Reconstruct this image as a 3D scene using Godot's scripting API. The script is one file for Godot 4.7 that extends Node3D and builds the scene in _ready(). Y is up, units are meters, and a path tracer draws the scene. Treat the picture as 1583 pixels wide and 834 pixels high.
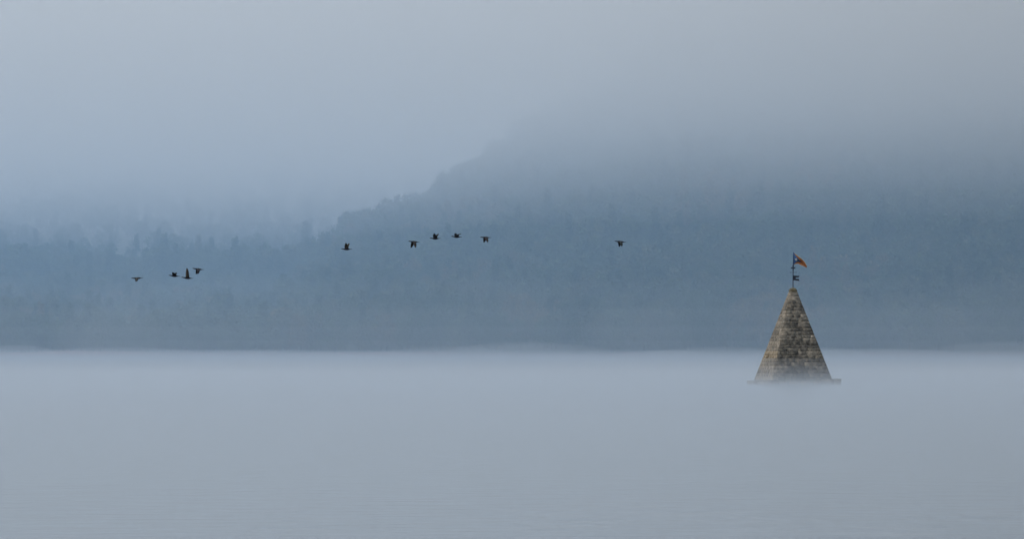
extends Node3D
# A drowned bell tower's stone spire in a misty lake, cormorants passing, a wooded hill in low cloud.
# Photograph frame 1583 x 834; lens 7530 px; the horizon lies at row 536; the eye is 2.75 m above the water.

const LENS := 7530.0
const EYE := 2.75
const HORIZON := 536.0
const SHORE := 1150.0          # metres to the far shore
const CREST := 1500.0          # metres to the crest of the wooded spur
const FAR_CREST := 2300.0      # metres to the crest of the hill behind
const SPIRE_AT := 350.0

var rng := RandomNumberGenerator.new()
var rough := FastNoiseLite.new()
var taken := {}

# ------------------------------------------------------------------ helpers
func numbered(called: String) -> String:
	var n: int = taken.get(called, 0)
	taken[called] = n + 1
	return called if n == 0 else "%s_%03d" % [called, n]

func tag(o: Node, label: String, category: String, group := "") -> void:
	o.set_meta("label", label)
	o.set_meta("category", category)
	if group != "":
		o.set_meta("group", group)

func thing(called: String, at: Vector3, label: String, category: String, group := "") -> Node3D:
	var o := Node3D.new()
	o.name = numbered(called)
	add_child(o)
	o.position = at
	tag(o, label, category, group)
	return o

func part(called: String, mesh: Mesh, mat: Material, parent: Node) -> MeshInstance3D:
	var o := MeshInstance3D.new()
	o.name = called
	o.mesh = mesh
	if mat:
		o.material_override = mat
	parent.add_child(o, true)
	return o

func structure(called: String, mesh: Mesh, mat: Material, label: String) -> MeshInstance3D:
	var o := part(called, mesh, mat, self)
	o.set_meta("kind", "structure")
	o.set_meta("label", label)
	return o

# a point at so many metres' distance whose direction is that of a photo pixel
func at_pixel(px: float, py: float, dist: float) -> Vector3:
	return Vector3((px - 791.5) / LENS * dist, EYE + (HORIZON - py) / LENS * dist, -dist)

func matte(c: Color, r := 0.95) -> StandardMaterial3D:
	var m := StandardMaterial3D.new()
	m.albedo_color = c.linear_to_srgb()
	m.roughness = r
	return m

func quad(st: SurfaceTool, a: Vector3, b: Vector3, c: Vector3, d: Vector3) -> void:
	for p in [a, b, c, a, c, d]:
		st.add_vertex(p)

func box_to(st: SurfaceTool, c: Vector3, s: Vector3, turn := Basis.IDENTITY) -> void:
	var h := s * 0.5
	var p := []
	for k in 8:
		p.append(c + turn * Vector3(h.x * (1 if k & 1 else -1), h.y * (1 if k & 2 else -1), h.z * (1 if k & 4 else -1)))
	for f in [[0, 2, 3, 1], [4, 5, 7, 6], [0, 4, 6, 2], [1, 3, 7, 5], [2, 6, 7, 3], [0, 1, 5, 4]]:
		quad(st, p[f[0]], p[f[1]], p[f[2]], p[f[3]])

func tube_to(st: SurfaceTool, pts: Array, radii: Array, sides := 8) -> void:
	for k in pts.size() - 1:
		var a: Vector3 = pts[k]
		var b: Vector3 = pts[k + 1]
		var ax := (b - a).normalized()
		var u := ax.cross(Vector3.RIGHT if absf(ax.x) < 0.8 else Vector3.UP).normalized()
		var v := ax.cross(u)
		for s in sides:
			var p := u * cos(TAU * s / sides) + v * sin(TAU * s / sides)
			var q := u * cos(TAU * (s + 1) / sides) + v * sin(TAU * (s + 1) / sides)
			quad(st, a + p * radii[k], b + p * radii[k + 1], b + q * radii[k + 1], a + q * radii[k])

func begin() -> SurfaceTool:
	var st := SurfaceTool.new()
	st.begin(Mesh.PRIMITIVE_TRIANGLES)
	return st

func finish(st: SurfaceTool, smooth := false) -> ArrayMesh:
	if smooth:
		st.index()
	st.generate_normals()
	return st.commit()

func fog(called: String, centre: Vector3, size: Vector3, density: float, color: Color, label: String, shape := RenderingServer.FOG_VOLUME_SHAPE_BOX) -> FogVolume:
	var f := FogVolume.new()
	f.name = numbered(called)
	f.shape = shape
	f.size = size
	f.position = centre
	var m := FogMaterial.new()
	m.density = density
	m.albedo = color.linear_to_srgb()
	f.material = m
	add_child(f)
	f.set_meta("kind", "stuff")
	f.set_meta("label", label)
	return f

# ------------------------------------------------------------------ the main order of work
func _ready() -> void:
	rng.seed = 20
	rough.seed = 7
	rough.frequency = 0.02

	var cam := Camera3D.new()
	cam.name = "camera"
	cam.fov = rad_to_deg(2.0 * atan(417.0 / LENS))
	cam.near = 0.5
	cam.far = 8000.0
	cam.position = Vector3(0, EYE, 0)
	cam.rotation.x = atan((HORIZON - 417.0) / LENS)
	add_child(cam)
	cam.current = true

	var env := Environment.new()
	var sky_mat := ProceduralSkyMaterial.new()
	sky_mat.sky_top_color = Color(0.84, 0.88, 0.93)
	sky_mat.sky_horizon_color = Color(0.67, 0.715, 0.77)
	sky_mat.sky_curve = 0.25
	sky_mat.ground_horizon_color = Color(0.60, 0.66, 0.73)
	sky_mat.ground_bottom_color = Color(0.40, 0.45, 0.50)
	var sky := Sky.new()
	sky.sky_material = sky_mat
	env.background_mode = Environment.BG_SKY
	env.sky = sky
	env.tonemap_mode = Environment.TONE_MAPPER_LINEAR
	env.tonemap_exposure = 3.1
	env.fog_enabled = true
	env.fog_density = 0.00002
	env.fog_light_color = Color(0.72, 0.83, 0.95)
	env.volumetric_fog_enabled = true
	env.volumetric_fog_density = 0.0
	env.sdfgi_enabled = true
	env.ssao_enabled = true
	env.ssil_enabled = true
	var world := WorldEnvironment.new()
	world.name = "world"
	world.environment = env
	add_child(world)

	var sun := DirectionalLight3D.new()
	sun.name = "sun"
	sun.light_color = Color(1.0, 0.95, 0.88)
	sun.light_energy = 0.5
	sun.light_angular_distance = 20.0
	sun.shadow_enabled = true
	add_child(sun)
	sun.look_at_from_position(Vector3.ZERO, Vector3(0.85, -0.55, -0.25))

	lake()
	hills()
	forest()
	air()
	spire()
	vane()
	flag()
	birds()

# ------------------------------------------------------------------ water
func lake() -> void:
	var n := NoiseTexture2D.new()
	n.width = 1024
	n.height = 1024
	n.seamless = true
	n.as_normal_map = true
	n.bump_strength = 6.0
	var f := FastNoiseLite.new()
	f.seed = 3
	f.frequency = 0.012
	f.fractal_octaves = 5
	n.noise = f
	var m := StandardMaterial3D.new()
	m.albedo_color = Color(0.020, 0.030, 0.036).linear_to_srgb()
	m.roughness = 0.22
	m.metallic_specular = 0.36
	m.normal_enabled = true
	m.normal_texture = n
	m.normal_scale = 0.6
	m.uv1_triplanar = true
	m.uv1_world_triplanar = true
	m.uv1_scale = Vector3(0.035, 0.035, 0.05)
	var p := PlaneMesh.new()
	p.size = Vector2(2400, 1500)
	var w := structure("lake_water", p, m, "calm grey lake water under drifting mist")
	w.position = Vector3(0, 0, -450)

# ------------------------------------------------------------------ terrain
var crest_x := [-400.0, -98.0, -78.0, -64.0, -51.0, -34.0, -20.0, -6.0, 10.0, 41.5, 158.0, 400.0]
var crest_y := [3.0, 4.0, 12.0, 21.0, 31.0, 38.0, 46.0, 55.0, 66.0, 84.0, 120.0, 150.0]

func crest(x: float) -> float:
	for k in crest_x.size() - 1:
		if x <= crest_x[k + 1]:
			return lerpf(crest_y[k], crest_y[k + 1], clampf((x - crest_x[k]) / (crest_x[k + 1] - crest_x[k]), 0.0, 1.0))
	return crest_y[-1]

func height(x: float, z: float) -> float:
	var d := -z
	var t := clampf((d - SHORE - 8.0) / (CREST - SHORE - 8.0), 0.0, 1.0)
	var xs := x * CREST / d                 # the spur fans out from the shore
	var a := crest(lerpf(x, xs, 0.6))
	var spur := (a - 1.6) * (0.75 * t + 0.25 * t * t)
	if d > CREST:
		spur = (a - 1.6) * (1.0 - smoothstep(CREST, CREST + 500.0, d) * 0.8)
	var far := 8.0 * t + 105.0 * smoothstep(SHORE + 150.0, FAR_CREST, d)
	var h := 1.0 + maxf(spur, far)
	return h + rough.get_noise_2d(x, z) * 5.0 * smoothstep(0.0, 0.25, t)

func hills() -> void:
	var ground := matte(Color(0.055, 0.055, 0.035))
	var st := begin()
	var nx := 120
	var nz := 90
	for j in nz:
		for i in nx:
			var q := []
			for c in [[0, 0], [0, 1], [1, 1], [1, 0]]:
				var u: float = (i + c[0]) / float(nx) * 2.0 - 1.0
				var v: float = (j + c[1]) / float(nz)
				var x: float = 1150.0 * signf(u) * pow(absf(u), 1.6)
				var z: float = -(SHORE + 6.0 + 1500.0 * pow(v, 1.4))
				q.append(Vector3(x, height(x, z), z))
			quad(st, q[0], q[1], q[2], q[3])
	structure("hillside", finish(st, true), ground, "wooded hillside rising into low cloud behind the lake")
	# the strip of bare reddish earth that the lowered water leaves
	var grain := NoiseTexture2D.new()
	grain.width = 256
	grain.height = 256
	grain.seamless = true
	var ramp := Gradient.new()
	ramp.colors = PackedColorArray([Color(0.32, 0.19, 0.16), Color(0.42, 0.28, 0.24), Color(0.52, 0.39, 0.35)])
	ramp.offsets = PackedFloat32Array([0.2, 0.5, 0.8])
	grain.color_ramp = ramp
	var gn := FastNoiseLite.new()
	gn.frequency = 0.03
	grain.noise = gn
	var earth := StandardMaterial3D.new()
	earth.albedo_texture = grain
	earth.roughness = 1.0
	earth.uv1_triplanar = true
	earth.uv1_world_triplanar = true
	earth.uv1_scale = Vector3(0.08, 0.3, 0.08)
	st = begin()
	for i in 200:
		var rows := []
		for e in 2:
			var x := -500.0 + (i + e) * 5.0
			var lip := 1.15 + rough.get_noise_2d(x * 0.7, 50.0) * 1.0 + rough.get_noise_2d(x * 3.0, 70.0) * 0.3
			var wob := rough.get_noise_2d(x, 90.0) * 3.0
			rows.append([Vector3(x, -0.5, -(SHORE - 6.0 + wob)), Vector3(x, 0.25 + lip * 0.2, -(SHORE - 1.0 + wob)), Vector3(x, lip, -(SHORE + 3.0 + wob)), Vector3(x, 1.15, -(SHORE + 11.0))])
		for k in 3:
			quad(st, rows[0][k], rows[0][k + 1], rows[1][k + 1], rows[1][k])
	structure("shore_bank", finish(st, true), earth, "strip of bare reddish earth along the far shore")

# ------------------------------------------------------------------ trees
func tree_meshes(kind: int, sd: int) -> Array:
	var r := RandomNumberGenerator.new()
	r.seed = sd
	var tall: float = [8.0, 9.0, 7.0, 10.5][kind]
	var wide: float = [2.9, 2.6, 3.3, 2.0][kind]
	var wood := begin()
	var bend := Vector3(r.randf_range(-0.4, 0.4), 0, r.randf_range(-0.4, 0.4))
	tube_to(wood, [Vector3(0, -0.8, 0), Vector3(0, tall * 0.3, 0) + bend * 0.5, Vector3(0, tall * 0.62, 0) + bend, Vector3(0, tall * 0.9, 0) + bend], [0.26, 0.18, 0.10, 0.02], 6)
	var leaf := begin()
	var clumps := 46
	for c in clumps:
		var t := (c + r.randf()) / clumps
		var a := r.randf() * TAU
		var y: float
		var rad: float
		if kind == 3:
			y = tall * lerpf(0.18, 1.0, t)
			rad = wide * (1.05 - t) * r.randf_range(0.5, 1.05)
		else:
			y = tall * lerpf(0.25, 1.0, t)
			var e := (t - 0.42) / 0.6
			rad = wide * sqrt(maxf(0.03, 1.0 - e * e)) * r.randf_range(0.45, 1.08)
		var p := Vector3(cos(a) * rad, y, sin(a) * rad) + bend
		var root := Vector3(0, y - rad * (0.5 if kind < 3 else 0.05), 0) + bend * 0.8
		tube_to(wood, [root, p], [0.05, 0.015], 4)
		var tone := r.randf_range(0.75, 1.25)
		var size: float = [0.85, 0.8, 0.95, 0.6][kind]
		for l in 24:
			var o := Vector3(r.randfn(), r.randfn() * 0.7, r.randfn()) * size * 0.5
			var u := Vector3(r.randfn(), r.randfn(), r.randfn()).normalized()
			var v := u.cross(Vector3(r.randfn(), r.randfn(), r.randfn())).normalized()
			var s := r.randf_range(0.16, 0.34)
			leaf.set_color(Color(tone, tone, tone) * r.randf_range(0.85, 1.15))
			quad(leaf, p + o - u * s, p + o + v * s * 0.6, p + o + u * s, p + o - v * s * 0.6)
	return [finish(wood), finish(leaf)]

func forest() -> void:
	var bark := matte(Color(0.07, 0.06, 0.05))
	var tints := [Color(0.045, 0.065, 0.030), Color(0.060, 0.080, 0.035), Color(0.075, 0.080, 0.040), Color(0.110, 0.085, 0.040), Color(0.032, 0.050, 0.030)]
	var leaves := []
	for c in tints:
		var m := matte(c)
		m.vertex_color_use_as_albedo = true
		m.backlight_enabled = true
		m.backlight = Color(0.3, 0.35, 0.2)
		m.cull_mode = BaseMaterial3D.CULL_DISABLED
		leaves.append(m)
	var shapes := []
	for k in 4:
		shapes.append(tree_meshes(k, 40 + k))
	var plain := matte(Color(1, 1, 1))
	plain.vertex_color_use_as_albedo = true
	plain.backlight_enabled = true
	plain.backlight = Color(0.3, 0.35, 0.2)
	plain.cull_mode = BaseMaterial3D.CULL_DISABLED
	# where trees stand
	var spots := []
	var d := SHORE + 11.0
	while d < FAR_CREST + 60.0:
		var step := 4.6 if d < CREST + 40.0 else 7.5
		var reach := d * 0.118 + 15.0
		var x := -reach
		while x < reach:
			var px := x + rng.randf_range(-1.6, 1.6)
			var pd := d + rng.randf_range(-2.2, 2.2)
			x += step * rng.randf_range(0.75, 1.3)
			var y := height(px, -pd)
			if pd > CREST + 30.0 and y < crest(px * CREST / pd) * pd / CREST - 12.0:
				continue          # in the dead ground behind the spur
			if rng.randf() < 0.06:
				continue
			var kind: int = [0, 1, 2, 0, 1, 2, 3][rng.randi() % 7]
			var patch := rough.get_noise_2d(px * 0.8 + 300.0, pd * 0.4)
			var tint: int = 3 if patch > 0.28 and rng.randf() < 0.5 else (4 if kind == 3 else (rng.randi() % 3))
			spots.append({"p": Vector3(px, y - 0.3, -pd), "k": kind, "t": tint, "s": rng.randf_range(0.7, 1.25) * (1.25 if absf(pd - CREST) < 9.0 else 1.0), "a": rng.randf() * TAU})
		d += step * (0.9 if d < CREST + 40.0 else 1.6)
	# the big trees that break the skyline
	for b in [[545, 1.5, 0], [560, 1.2, 2], [592, 1.35, 1], [612, 1.2, 0], [642, 1.7, 2], [668, 1.3, 0], [698, 1.6, 0], [727, 1.6, 2], [762, 1.4, 1]]:
		var bx: float = (b[0] - 791.5) / LENS * CREST
		spots.append({"p": Vector3(bx, height(bx, -CREST) - 0.3, -CREST), "k": b[2], "t": 0, "s": b[1], "a": bx})
	# singles: the ones that can be told apart on the skyline of the spur and along the shore
	var names := ["round_tree", "slender_tree", "spreading_tree", "conifer_tree"]
	var looks := ["round-crowned broadleaf tree", "tall-crowned broadleaf tree", "wide spreading broadleaf tree", "pointed conifer"]
	var hue := ["deep green", "green", "olive green", "autumn-brown", "dark green"]
	var rest := [[], [], [], []]
	var shore_left := 150
	var sky_left := 110
	for s in spots:
		var p: Vector3 = s.p
		var on_shore: bool = -p.z < SHORE + 22.0 and absf(p.x) < -p.z * 0.105
		var on_crest: bool = absf(-p.z - CREST) < 9.0 and p.x > -80.0 and p.x < 14.0
		if (on_shore and shore_left > 0) or (on_crest and sky_left > 0):
			var where: String = "on the far shore behind the bank" if on_shore else "on the skyline of the hill's sloping spur"
			if on_shore:
				shore_left -= 1
			else:
				sky_left -= 1
			var t := thing(names[s.k], p, "%s %s %s" % [hue[s.t], looks[s.k], where], "tree", "trees " + where)
			t.scale = Vector3.ONE * s.s
			t.rotation.y = s.a
			part("trunk", shapes[s.k][0], bark, t)
			part("crown", shapes[s.k][1], leaves[s.t], t)
		else:
			rest[s.k].append(s)
	var wood := Node3D.new()
	wood.name = "hillside_forest"
	add_child(wood)
	wood.set_meta("kind", "stuff")
	tag(wood, "hazy mixed forest covering the hillside behind the lake", "forest")
	for k in 4:
		var both := ArrayMesh.new()
		for n in 2:
			both.add_surface_from_arrays(Mesh.PRIMITIVE_TRIANGLES, shapes[k][n].surface_get_arrays(0))
		both.surface_set_material(0, bark)
		both.surface_set_material(1, plain)
		var mm := MultiMesh.new()
		mm.transform_format = MultiMesh.TRANSFORM_3D
		mm.use_colors = true
		mm.mesh = both
		mm.instance_count = rest[k].size()
		for i in rest[k].size():
			var s: Dictionary = rest[k][i]
			mm.set_instance_transform(i, Transform3D(Basis(Vector3.UP, s.a).scaled(Vector3.ONE * s.s), s.p))
			mm.set_instance_color(i, tints[s.t])
		var o := MultiMeshInstance3D.new()
		o.name = names[k] + "_stand"
		o.multimesh = mm
		o.set_meta("kind", "stuff")
		wood.add_child(o)

# ------------------------------------------------------------------ mist, haze and low cloud
func air() -> void:
	var blue := Color(0.45, 0.70, 1.0)
	var white := Color(0.90, 0.94, 0.97)
	var damp := Color(0.66, 0.77, 0.90)
	# blue haze over the far half of the lake and the hills
	fog("blue_haze", Vector3(0, 70, -1060), Vector3(2000, 144, 1120), 0.00096, blue, "thin blue haze hanging before the hills")
	# paler mist filling the valley between the spur and the hill behind
	fog("valley_mist", Vector3(-150, 40, -1900), Vector3(1200, 86, 660), 0.0030, Color(0.92, 0.92, 0.90), "pale mist filling the valley behind the spur")
	# low stratus that swallows the tops; its base frays over some tens of metres
	var bases := [35.0, 44.0, 53.0, 61.0, 68.0]
	var dens := [0.0009, 0.0010, 0.0013, 0.0015, 0.0014]
	for k in 5:
		var top := 112.0 + k * 2.0
		fog("low_cloud", Vector3(0, (bases[k] + top) * 0.5, -1250), Vector3(2100 + k * 8, top - bases[k], 3600 + k * 8), dens[k], white, "low cloud hiding the hilltops")
	# extra cloud added on the right to shade the mist and water below
	for k in 3:
		fog("shade_cloud", Vector3(430 + k * 35, 134 + k, -1250), Vector3(800, 36 + k * 6, 3640 + k * 8), 0.003, white, "added cloud bank shading the right side of the scene")
	# mist lying on the water, thinning upwards
	var tops := [0.25, 0.5, 0.9, 1.4, 2.0]
	var lies := [0.008, 0.0058, 0.0028, 0.0012, 0.0008]
	for k in 5:
		fog("water_mist", Vector3(0, tops[k] * 0.5 - 0.03, -555), Vector3(1500 + k * 8, tops[k] + 0.06, 1200 + k * 4), lies[k], damp, "flat layer of white mist lying on the lake")
	# vapour that climbs a little way up the wooded shore
	tops = [4.0, 7.0, 11.0, 17.0]
	for k in 4:
		fog("shore_vapour", Vector3(0, tops[k] * 0.5 - 0.1, -1060), Vector3(1300 + k * 8, tops[k] + 0.2, 150 + k * 6), 0.0003, white, "thin vapour hanging along the wooded shore")
	# puffs that make its far edge ragged
	var q := RandomNumberGenerator.new()
	q.seed = 9
	for k in 14:
		fog("mist_puff", Vector3(-135.0 + k * 20.5 + q.randf_range(-8, 8), q.randf_range(0.2, 0.9), -1118 + q.randf_range(-12, 12)), Vector3(q.randf_range(18, 46), q.randf_range(2.5, 7.0), 44), q.randf_range(0.006, 0.014), white, "low puff of mist drifting along the far shore", RenderingServer.FOG_VOLUME_SHAPE_ELLIPSOID)
	# wisps along the foot of the wood
	var r := RandomNumberGenerator.new()
	r.seed = 5
	for k in 14:
		var x := -140.0 + k * 20.0 + r.randf_range(-9, 9)
		fog("mist_wisp", Vector3(x, r.randf_range(2.0, 9.0), -1105), Vector3(r.randf_range(18, 50), r.randf_range(14, 30), 60), r.randf_range(0.0006, 0.0014), white, "wisp of mist rising along the wooded shore", RenderingServer.FOG_VOLUME_SHAPE_ELLIPSOID)

# ------------------------------------------------------------------ the stone spire
const SIDE := 4.52
const TALL := 7.15
const FOOT := 0.30
var spire_turn := Basis(Vector3.UP, 0.0)

func stone_material(dark: Color, mid: Color, light: Color, sd: int) -> StandardMaterial3D:
	var t := NoiseTexture2D.new()
	t.width = 512
	t.height = 512
	t.seamless = true
	var f := FastNoiseLite.new()
	f.seed = sd
	f.frequency = 0.010
	f.fractal_octaves = 6
	f.fractal_gain = 0.62
	t.noise = f
	var g := Gradient.new()
	g.colors = PackedColorArray([dark.linear_to_srgb(), mid.linear_to_srgb(), light.linear_to_srgb()])
	g.offsets = PackedFloat32Array([0.28, 0.52, 0.78])
	t.color_ramp = g
	var b := NoiseTexture2D.new()
	b.width = 512
	b.height = 512
	b.seamless = true
	b.as_normal_map = true
	b.bump_strength = 10.0
	var h := FastNoiseLite.new()
	h.seed = 99
	h.frequency = 0.03
	b.noise = h
	var m := StandardMaterial3D.new()
	m.albedo_texture = t
	m.normal_enabled = true
	m.normal_texture = b
	m.roughness = 0.95
	m.uv1_triplanar = true
	m.uv1_world_triplanar = true
	m.uv1_scale = Vector3.ONE * 0.45
	return m

func half_width(v: float) -> float:
	return SIDE * 0.5 * (1.0 - v / TALL)

func on_face(f: int, u: float, d: float, v: float) -> Vector3:
	var b := Basis(Vector3.UP, f * PI * 0.5)
	return b * Vector3(u, FOOT + v, half_width(v) + d)

# one dressed stone of a face: four side walls, a chamfer and a slightly proud front
func stone_to(st: SurfaceTool, f: int, v0: float, v1: float, a0: float, a1: float, b0: float, b1: float, ends: int, r: RandomNumberGenerator) -> void:
	var proud := r.randf_range(0.0, 0.010)
	var j := func(): return r.randf_range(-0.003, 0.003)
	var rings := []
	for ring in 3:
		var d: float = [-0.2, proud - 0.006, proud][ring]
		var inset: float = [0.0, 0.0, 0.006][ring]
		var l0 := a0 + inset
		var l1 := b0 + inset
		var r0 := a1 - inset
		var r1 := b1 - inset
		if ends & 1:
			l0 -= d
			l1 -= d
		if ends & 2:
			r0 += d
			r1 += d
		rings.append([on_face(f, l0 + j.call(), d, v0 + inset * 0.8 + j.call()), on_face(f, r0 + j.call(), d, v0 + inset * 0.8 + j.call()), on_face(f, r1 + j.call(), d, v1 - inset * 0.8 + j.call()), on_face(f, l1 + j.call(), d, v1 - inset * 0.8 + j.call())])
	for k in 2:
		for e in 4:
			var n := (e + 1) % 4
			quad(st, rings[k][e], rings[k + 1][e], rings[k + 1][n], rings[k][n])
	quad(st, rings[2][0], rings[2][3], rings[2][2], rings[2][1])

func spire() -> void:
	var at := at_pixel(1225.5, 596, SPIRE_AT)
	at.y = 0.0
	var s := thing("stone_spire", at, "weathered grey stone pyramid spire standing in the misty lake", "spire")
	# turned so that its broad face looks to the right of the camera
	s.rotation.y = deg_to_rad(16.8) - atan2(at.x, -at.z)
	var r := RandomNumberGenerator.new()
	r.seed = 11
	# one stock of stone for the whole spire: clean grey, duller grey, buff, and two grown over with dark lichen
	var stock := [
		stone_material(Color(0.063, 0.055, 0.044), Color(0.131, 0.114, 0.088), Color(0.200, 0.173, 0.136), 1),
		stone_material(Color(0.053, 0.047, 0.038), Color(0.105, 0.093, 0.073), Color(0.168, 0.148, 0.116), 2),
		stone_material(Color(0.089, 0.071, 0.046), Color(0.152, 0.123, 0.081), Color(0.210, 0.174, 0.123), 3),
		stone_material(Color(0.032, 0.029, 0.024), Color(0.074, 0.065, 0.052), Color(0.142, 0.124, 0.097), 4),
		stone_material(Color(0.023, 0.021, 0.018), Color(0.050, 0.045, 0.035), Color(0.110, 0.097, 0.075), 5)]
	var moss := stone_material(Color(0.028, 0.025, 0.011), Color(0.061, 0.050, 0.025), Color(0.099, 0.083, 0.044), 8)
	var mortar := matte(Color(0.066, 0.061, 0.052))
	# heart of the spire behind the stones
	var st := begin()
	for f in 4:
		var w0 := half_width(0.0) - 0.19
		var w1 := half_width(6.4) - 0.10
		quad(st, on_face(f, -w0, -0.19, 0), on_face(f, -w1, -0.10, 6.4), on_face(f, w1, -0.10, 6.4), on_face(f, w0, -0.19, 0))
	part("mortar_core", finish(st), mortar, s)
	# courses of dressed stone; face 0 is the broad one, face 3 the narrow one
	var v := 0.0
	var course := 0
	var back := begin()
	var patch := FastNoiseLite.new()
	patch.seed = 21
	patch.frequency = 0.55
	while v < 6.38:
		var v1 := minf(v + r.randf_range(0.20, 0.29), 6.42)
		if 6.42 - v1 < 0.16:
			v1 = 6.42
		for f in 4:
			var w0 := half_width(v + 0.0015)
			var w1 := half_width(v1 - 0.0015)
			var cuts := [-w0]
			var x := -w0 + r.randf_range(0.3, 0.75)
			while x < w0 - 0.28:
				cuts.append(x)
				x += r.randf_range(0.42, 0.85)
			cuts.append(w0)
			for k in cuts.size() - 1:
				var ends := (1 if k == 0 else 0) + (2 if k == cuts.size() - 2 else 0)
				var a0: float = cuts[k] + (0.0 if ends & 1 else 0.003)
				var a1: float = cuts[k + 1] - (0.0 if ends & 2 else 0.003)
				var b0 := -w1 if ends & 1 else maxf(a0, -w1 + 0.02)
				var b1 := w1 if ends & 2 else minf(a1, w1 - 0.02)
				# a putlog hole is left open in the narrow face
				var spans := [[a0, a1, b0, b1, ends]]
				if f == 3 and v < 1.62 and v1 >= 1.62 and a0 < -0.34 and a1 > -0.70:
					spans = []
					if -0.70 - a0 > 0.08:
						spans.append([a0, -0.70, b0, -0.70, ends & 1])
					if a1 + 0.34 > 0.08:
						spans.append([-0.34, a1, -0.34, b1, ends & 2])
				for one in spans:
					if f == 1 or f == 2:
						stone_to(back, f, v + 0.0015, v1 - 0.0015, a0, a1, b0, b1, ends, r)
						continue
					st = begin()
					stone_to(st, f, v + 0.0015, v1 - 0.0015, one[0], one[1], one[2], one[3], one[4], r)
					var mid := on_face(f, (one[0] + one[1]) * 0.5, 0, v)
					var m: Material
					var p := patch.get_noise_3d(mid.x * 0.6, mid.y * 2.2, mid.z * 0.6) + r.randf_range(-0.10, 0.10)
					# dark lichen grows in blotches, more of them on the broad face, partly as painted-in shade; some courses were relaid in cleaner stone
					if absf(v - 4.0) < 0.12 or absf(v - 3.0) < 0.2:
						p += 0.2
					p += 0.18 if f == 3 else -0.09  # narrow face shifted paler, broad face darker, to deepen the side light
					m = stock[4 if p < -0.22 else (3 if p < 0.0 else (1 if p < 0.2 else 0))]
					if f == 3 and absf(v - 1.75) < 0.28:
						m = stock[2]
					if v > 6.1:
						m = moss if r.randf() < 0.4 else m
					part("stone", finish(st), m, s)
		v = v1
		course += 1
	var rear := part("rear_stones", finish(back), stock[1], s)
	rear.set_meta("kind", "stuff")
	# rounded mossy capstone
	st = begin()
	var rings := []
	for k in 5:
		var y: float = FOOT + [6.36, 6.46, 6.56, 6.63, 6.66][k]
		var w: float = [0.27, 0.275, 0.235, 0.16, 0.03][k]
		var ring := []
		for e in 16:
			var a := TAU * e / 16.0 + PI / 16.0
			var sq := w / maxf(absf(cos(a)), absf(sin(a)))
			var rr := lerpf(sq, w * 1.1, 0.45 + 0.1 * k) * r.randf_range(0.93, 1.07)
			ring.append(Vector3(cos(a) * rr, y + r.randf_range(-0.015, 0.015), sin(a) * rr))
		rings.append(ring)
	for k in 4:
		for e in 16:
			var n := (e + 1) % 16
			quad(st, rings[k][e], rings[k][n], rings[k + 1][n], rings[k + 1][e])
	part("capstone", finish(st, true), moss, s).set_meta("label", "mossy brown rounded capstone")
	# the flat ledge at the water, edged with big slabs
	var core := begin()
	box_to(core, Vector3(0.05, -0.75, 0), Vector3(4.9, 1.9, 4.9))
	part("ledge_core", finish(core), mortar, s)
	for f in 4:
		var b := Basis(Vector3.UP, f * PI * 0.5)
		var x := -2.72
		while x < 2.1:
			var long := r.randf_range(0.7, 1.05)
			if x + long > 2.0:
				long = 2.17 - x
			var c := b * Vector3(x + long * 0.5, 0, 2.44) + Vector3(0.07, 0, 0)
			var top := 0.26 + r.randf_range(-0.02, 0.03) + 0.15 * smoothstep(0.5, 2.6, c.x)
			st = begin()
			box_to(st, Vector3(c.x, (top - 1.0) * 0.5, c.z), Vector3(long - 0.012, top + 1.0, 0.55 + r.randf_range(-0.03, 0.03)), b)
			part("ledge_slab", finish(st), stock[[1, 1, 3][r.randi() % 3]], s)
			x += long

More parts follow.
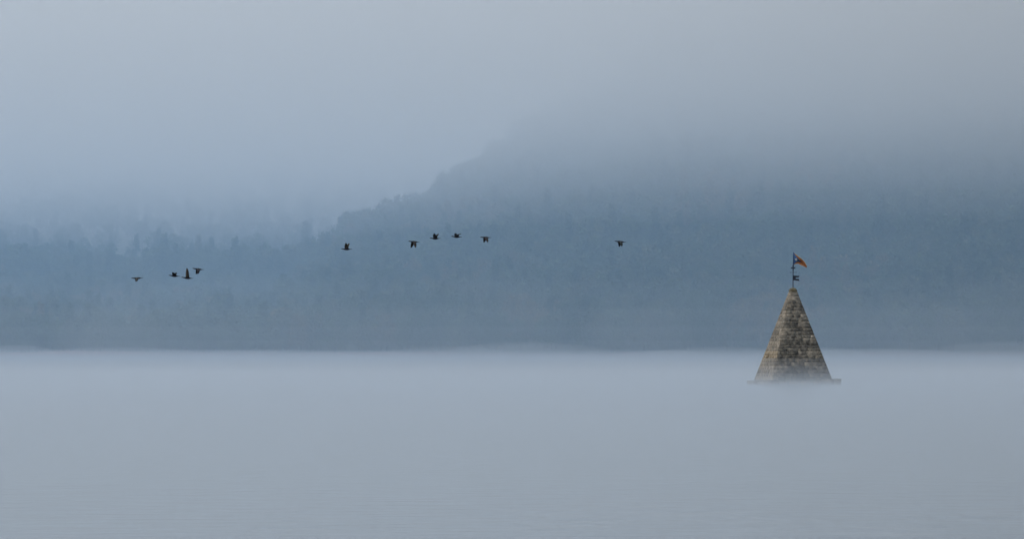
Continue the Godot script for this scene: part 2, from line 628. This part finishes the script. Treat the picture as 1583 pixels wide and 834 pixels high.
# ------------------------------------------------------------------ iron mast with cross and vane
func vane() -> void:
	var iron := matte(Color(0.010, 0.015, 0.026), 0.7)
	iron.metallic_specular = 0.3
	var at := at_pixel(1225.5, 596, SPIRE_AT)
	at.y = FOOT + 6.6
	var k := SPIRE_AT / LENS
	var t := thing("weather_vane", at, "dark iron mast with small cross and swallow-tailed vane on the spire's top", "weather vane")
	var h := func(py: float) -> float: return EYE + (HORIZON - py) * k - at.y
	var st := begin()
	tube_to(st, [Vector3(0, -0.25, 0), Vector3(0.01, h.call(418), 0), Vector3(0.035, h.call(390.5), 0)], [0.034, 0.030, 0.022], 8)
	part("mast", finish(st, true), iron, t)
	# little equal-armed cross with flared ends
	var y: float = h.call(414.5)
	st = begin()
	for a in 4:
		var b := Basis(Vector3.BACK, a * PI * 0.5)
		var p := []
		for z in [-0.02, 0.02]:
			for q in [Vector2(0.0, -0.035), Vector2(0.10, -0.045), Vector2(0.155, -0.065), Vector2(0.155, 0.065), Vector2(0.10, 0.045), Vector2(0.0, 0.035)]:
				p.append(Vector3(0.012, y, 0) + b * Vector3(q.x, q.y, z))
		for e in 5:
			quad(st, p[e], p[e + 1], p[e + 7], p[e + 6])
		for o in [0, 6]:
			quad(st, p[o], p[o + 1], p[o + 4], p[o + 5])
			quad(st, p[o + 1], p[o + 2], p[o + 3], p[o + 4])
	part("cross", finish(st), iron, t)
	# the thin bar of the cardinal points
	st = begin()
	y = h.call(421.6)
	tube_to(st, [Vector3(-0.22, y, 0), Vector3(0.25, y, 0)], [0.014, 0.014], 6)
	box_to(st, Vector3(-0.215, y, 0), Vector3(0.03, 0.05, 0.03))
	box_to(st, Vector3(0.245, y, 0), Vector3(0.03, 0.05, 0.03))
	tube_to(st, [Vector3(0, y + 0.02, -0.2), Vector3(0, y + 0.02, 0.2)], [0.014, 0.014], 6)
	part("cross_bar", finish(st), iron, t)
	# swallow-tailed plate
	var out := PackedVector2Array()
	for q in [[1226, 426.3], [1235.8, 427.0], [1234.2, 429.3], [1230.0, 429.6], [1229.6, 431.2], [1234.6, 431.6], [1235.8, 434.9], [1226, 433.6]]:
		out.append(Vector2((q[0] - 1225.5) * k, h.call(q[1])))
	st = begin()
	var idx := Geometry2D.triangulate_polygon(out)
	for z in [-0.012, 0.012]:
		for i in idx:
			st.add_vertex(Vector3(out[i].x, out[i].y, z))
	for i in out.size():
		var a := out[i]
		var c := out[(i + 1) % out.size()]
		quad(st, Vector3(a.x, a.y, -0.012), Vector3(c.x, c.y, -0.012), Vector3(c.x, c.y, 0.012), Vector3(a.x, a.y, 0.012))
	part("vane_plate", finish(st), iron, t)

# ------------------------------------------------------------------ flag: blue triangle with a white star, red stripes on yellow
func flag_print() -> ImageTexture:
	var w := 192
	var hgt := 128
	var im := Image.create(w, hgt, false, Image.FORMAT_RGB8)
	var star := PackedVector2Array()
	for k in 10:
		var rad := 25.0 if k % 2 == 0 else 10.0
		star.append(Vector2(36, 64) + Vector2(sin(TAU * k / 10.0), -cos(TAU * k / 10.0)) * rad)
	for y in hgt:
		for x in w:
			var c := Color(0.50, 0.37, 0.15)
			if int(y * 9.0 / hgt) % 2 == 1:
				c = Color(0.42, 0.14, 0.10)
			var edge := 108.0 * (1.0 - absf(y - 64.0) / 64.0)
			if x < edge:
				c = Color(0.09, 0.25, 0.40)
				if Geometry2D.is_point_in_polygon(Vector2(x, y), star):
					c = Color(0.62, 0.64, 0.64)
			im.set_pixel(x, y, c)
	im.generate_mipmaps()
	return ImageTexture.create_from_image(im)

func flag() -> void:
	var k := SPIRE_AT / LENS
	var at := at_pixel(1226.4, 391, SPIRE_AT)
	var m := StandardMaterial3D.new()
	m.albedo_texture = flag_print()
	m.roughness = 0.9
	m.backlight_enabled = true
	m.backlight = Color(0.4, 0.4, 0.4)
	m.cull_mode = BaseMaterial3D.CULL_DISABLED
	# lower hem and upper hem as the wind holds them, in photo pixels from the hoist's top
	var upper := [Vector2(0, -0.5), Vector2(5, 4), Vector2(10, 7.8), Vector2(14.5, 11.5), Vector2(17.5, 15.5), Vector2(20.5, 21.5)]
	var lower := [Vector2(0.2, 19), Vector2(3.5, 17.5), Vector2(7, 17.2), Vector2(11, 19.2), Vector2(15, 21.2), Vector2(20, 23.6)]
	var nx := 30
	var ny := 16
	var st := begin()
	var grid := func(i: int, j: int) -> Vector3:
		var u := i / float(nx)
		var v := j / float(ny)
		var a: float = u * 5.0
		var e := mini(int(a), 4)
		var p: Vector2 = upper[e].lerp(upper[e + 1], a - e).lerp(lower[e].lerp(lower[e + 1], a - e), v)
		return Vector3(p.x * k, -p.y * k, u * (0.10 * sin(u * 7.0 + v * 2.0) + 0.22 * sin(v * 5.5 + u * 2.0) + 0.15))
	for j in ny:
		for i in nx:
			for q in [[0, 0], [1, 0], [1, 1], [0, 0], [1, 1], [0, 1]]:
				st.set_uv(Vector2((i + q[0]) / float(nx), (j + q[1]) / float(ny)))
				st.add_vertex(grid.call(i + q[0], j + q[1]))
	var t := thing("flag", at, "blue, yellow and red striped flag with white star flying from the mast", "flag")
	part("cloth", finish(st, true), m, t)
	st = begin()
	tube_to(st, [Vector3(0, 0.02, 0), Vector3(0.004, -19.2 * k, 0)], [0.028, 0.028], 8)
	part("hoist_sleeve", finish(st, true), matte(Color(0.02, 0.06, 0.16)), t)

# ------------------------------------------------------------------ cormorants
# inner and outer: how far up (degrees) the two halves of each wing point; sweep: how far the wing tips trail, metres
func bird_mesh(inner: float, outer: float, sweep: float, brown: float) -> ArrayMesh:
	var st := begin()
	var black := Color(0.006, 0.007, 0.010)
	var wing := black.lerp(Color(0.040, 0.034, 0.024), brown)
	var prof := [[-0.400, 0.020, 0.008, 0.008], [-0.385, 0.020, 0.024, 0.020], [-0.345, 0.023, 0.031, 0.026], [-0.305, 0.016, 0.034, 0.028], [-0.23, 0.004, 0.038, 0.032], [-0.16, 0.0, 0.057, 0.052], [-0.06, -0.006, 0.074, 0.078], [0.07, -0.006, 0.074, 0.080], [0.19, 0.002, 0.046, 0.055], [0.27, 0.008, 0.022, 0.050], [0.41, 0.012, 0.009, 0.070], [0.43, 0.012, 0.004, 0.055]]
	st.set_color(black)
	var ring := func(k: int, e: int) -> Vector3:
		var a := TAU * e / 10.0
		var q: Array = prof[k]
		return Vector3(q[0], q[1] + cos(a) * q[2], sin(a) * q[3])
	for k in prof.size() - 1:
		for e in 10:
			quad(st, ring.call(k, e), ring.call(k + 1, e), ring.call(k + 1, e + 1), ring.call(k, e + 1))
	for e in 10:
		for p in [Vector3(0.43, 0.012, 0), ring.call(prof.size() - 1, e), ring.call(prof.size() - 1, e + 1)]:
			st.add_vertex(p)
		for p in [Vector3(-0.40, 0.02, 0), ring.call(0, e + 1), ring.call(0, e)]:
			st.add_vertex(p)
	# wings: stations along the span, each a thin lens-shaped section
	for s in [-1.0, 1.0]:
		var prev := []
		for n in 9:
			var t := n / 8.0
			var reach := 0.66 * t
			var y := sin(deg_to_rad(inner)) * minf(reach, 0.28) + sin(deg_to_rad(outer)) * maxf(reach - 0.28, 0.0)
			var z: float = cos(deg_to_rad(inner)) * minf(reach, 0.28) + cos(deg_to_rad(outer)) * maxf(reach - 0.28, 0.0)
			var chord: float = [0.26, 0.255, 0.245, 0.235, 0.22, 0.20, 0.165, 0.12, 0.05][n]
			var lead: float = -0.115 - 0.035 * sin(t * 2.4) + sweep * maxf(t - 0.3, 0.0) / 0.7
			var c := Vector3(lead, 0.035 + y, s * (0.03 + z))
			var up := Vector3(0, cos(deg_to_rad(outer)), -s * sin(deg_to_rad(outer)))
			var sec := [c, c + Vector3(chord * 0.3, 0, 0) + up * 0.011, c + Vector3(chord, 0, 0), c + Vector3(chord * 0.35, 0, 0) - up * 0.007]
			st.set_color(black.lerp(wing, smoothstep(0.05, 0.3, t)))
			if n > 0:
				for e in 4:
					quad(st, prev[e], sec[e], sec[(e + 1) % 4], prev[(e + 1) % 4])
			prev = sec
		quad(st, prev[0], prev[1], prev[2], prev[3])
	return finish(st)

func birds() -> void:
	var plumage := matte(Color(1, 1, 1), 0.7)
	plumage.vertex_color_use_as_albedo = true
	plumage.metallic_specular = 0.25
	var horn := matte(Color(0.10, 0.085, 0.06), 0.6)
	var bill := begin()
	tube_to(bill, [Vector3(-0.395, 0.020, 0), Vector3(-0.43, 0.019, 0), Vector3(-0.452, 0.016, 0), Vector3(-0.455, 0.006, 0)], [0.013, 0.009, 0.007, 0.002], 6)
	var bill_mesh := finish(bill, true)
	# photo pixel of the body's middle, distance, inner and outer wing angle, sweep, brownness, heading off the left, pitch
	var flock := [
		[212.5, 430.5, 346, -14, -32, 0.04, 0.35, 6, -2, "leading cormorant of the flock, wings slightly below its body"],
		[270, 427.0, 352, 30, 12, 0.10, 0.1, -8, 5, "cormorant with short half-raised wings, second behind the leader"],
		[290, 430.2, 345, 86, 82, 0.02, 0.9, 4, 5, "cormorant with one tall brownish wing held straight up"],
		[307, 416.6, 349, -24, -46, 0.05, 0.15, 10, 6, "cormorant with drooping wings, above the one with the upright wing"],
		[536, 385.6, 356, 48, 30, 0.16, 0.8, -10, 2, "cormorant with raised brown wings flying alone between the two groups"],
		[640, 374.2, 344, -34, -52, 0.08, 0.3, 20, 3, "cormorant with both wings beating down, first of the row of four"],
		[673, 369.0, 358, 36, 24, 0.18, 0.1, -14, 1, "cormorant with pointed raised wings, second of the row of four"],
		[706, 366.5, 356, 30, 12, 0.22, 0.1, -18, 4, "cormorant with swept-back raised wings, third of the row of four"],
		[751, 367.6, 352, -28, -42, 0.12, 0.3, 14, 2, "cormorant with wings beating down, last of the row of four"],
		[959, 374.2, 348, -24, -42, 0.14, 0.05, 8, 4, "last cormorant of the flock, trailing well behind the row of four"]]
	for b in flock:
		var t := thing("cormorant", at_pixel(b[0], b[1], b[2]), b[9], "bird", "cormorants flying over the lake")
		t.rotation = Vector3(0, deg_to_rad(b[7]), deg_to_rad(-b[8]))
		part("body", bird_mesh(b[3], b[4], b[5], b[6]), plumage, t)
		part("bill", bill_mesh, horn, t)
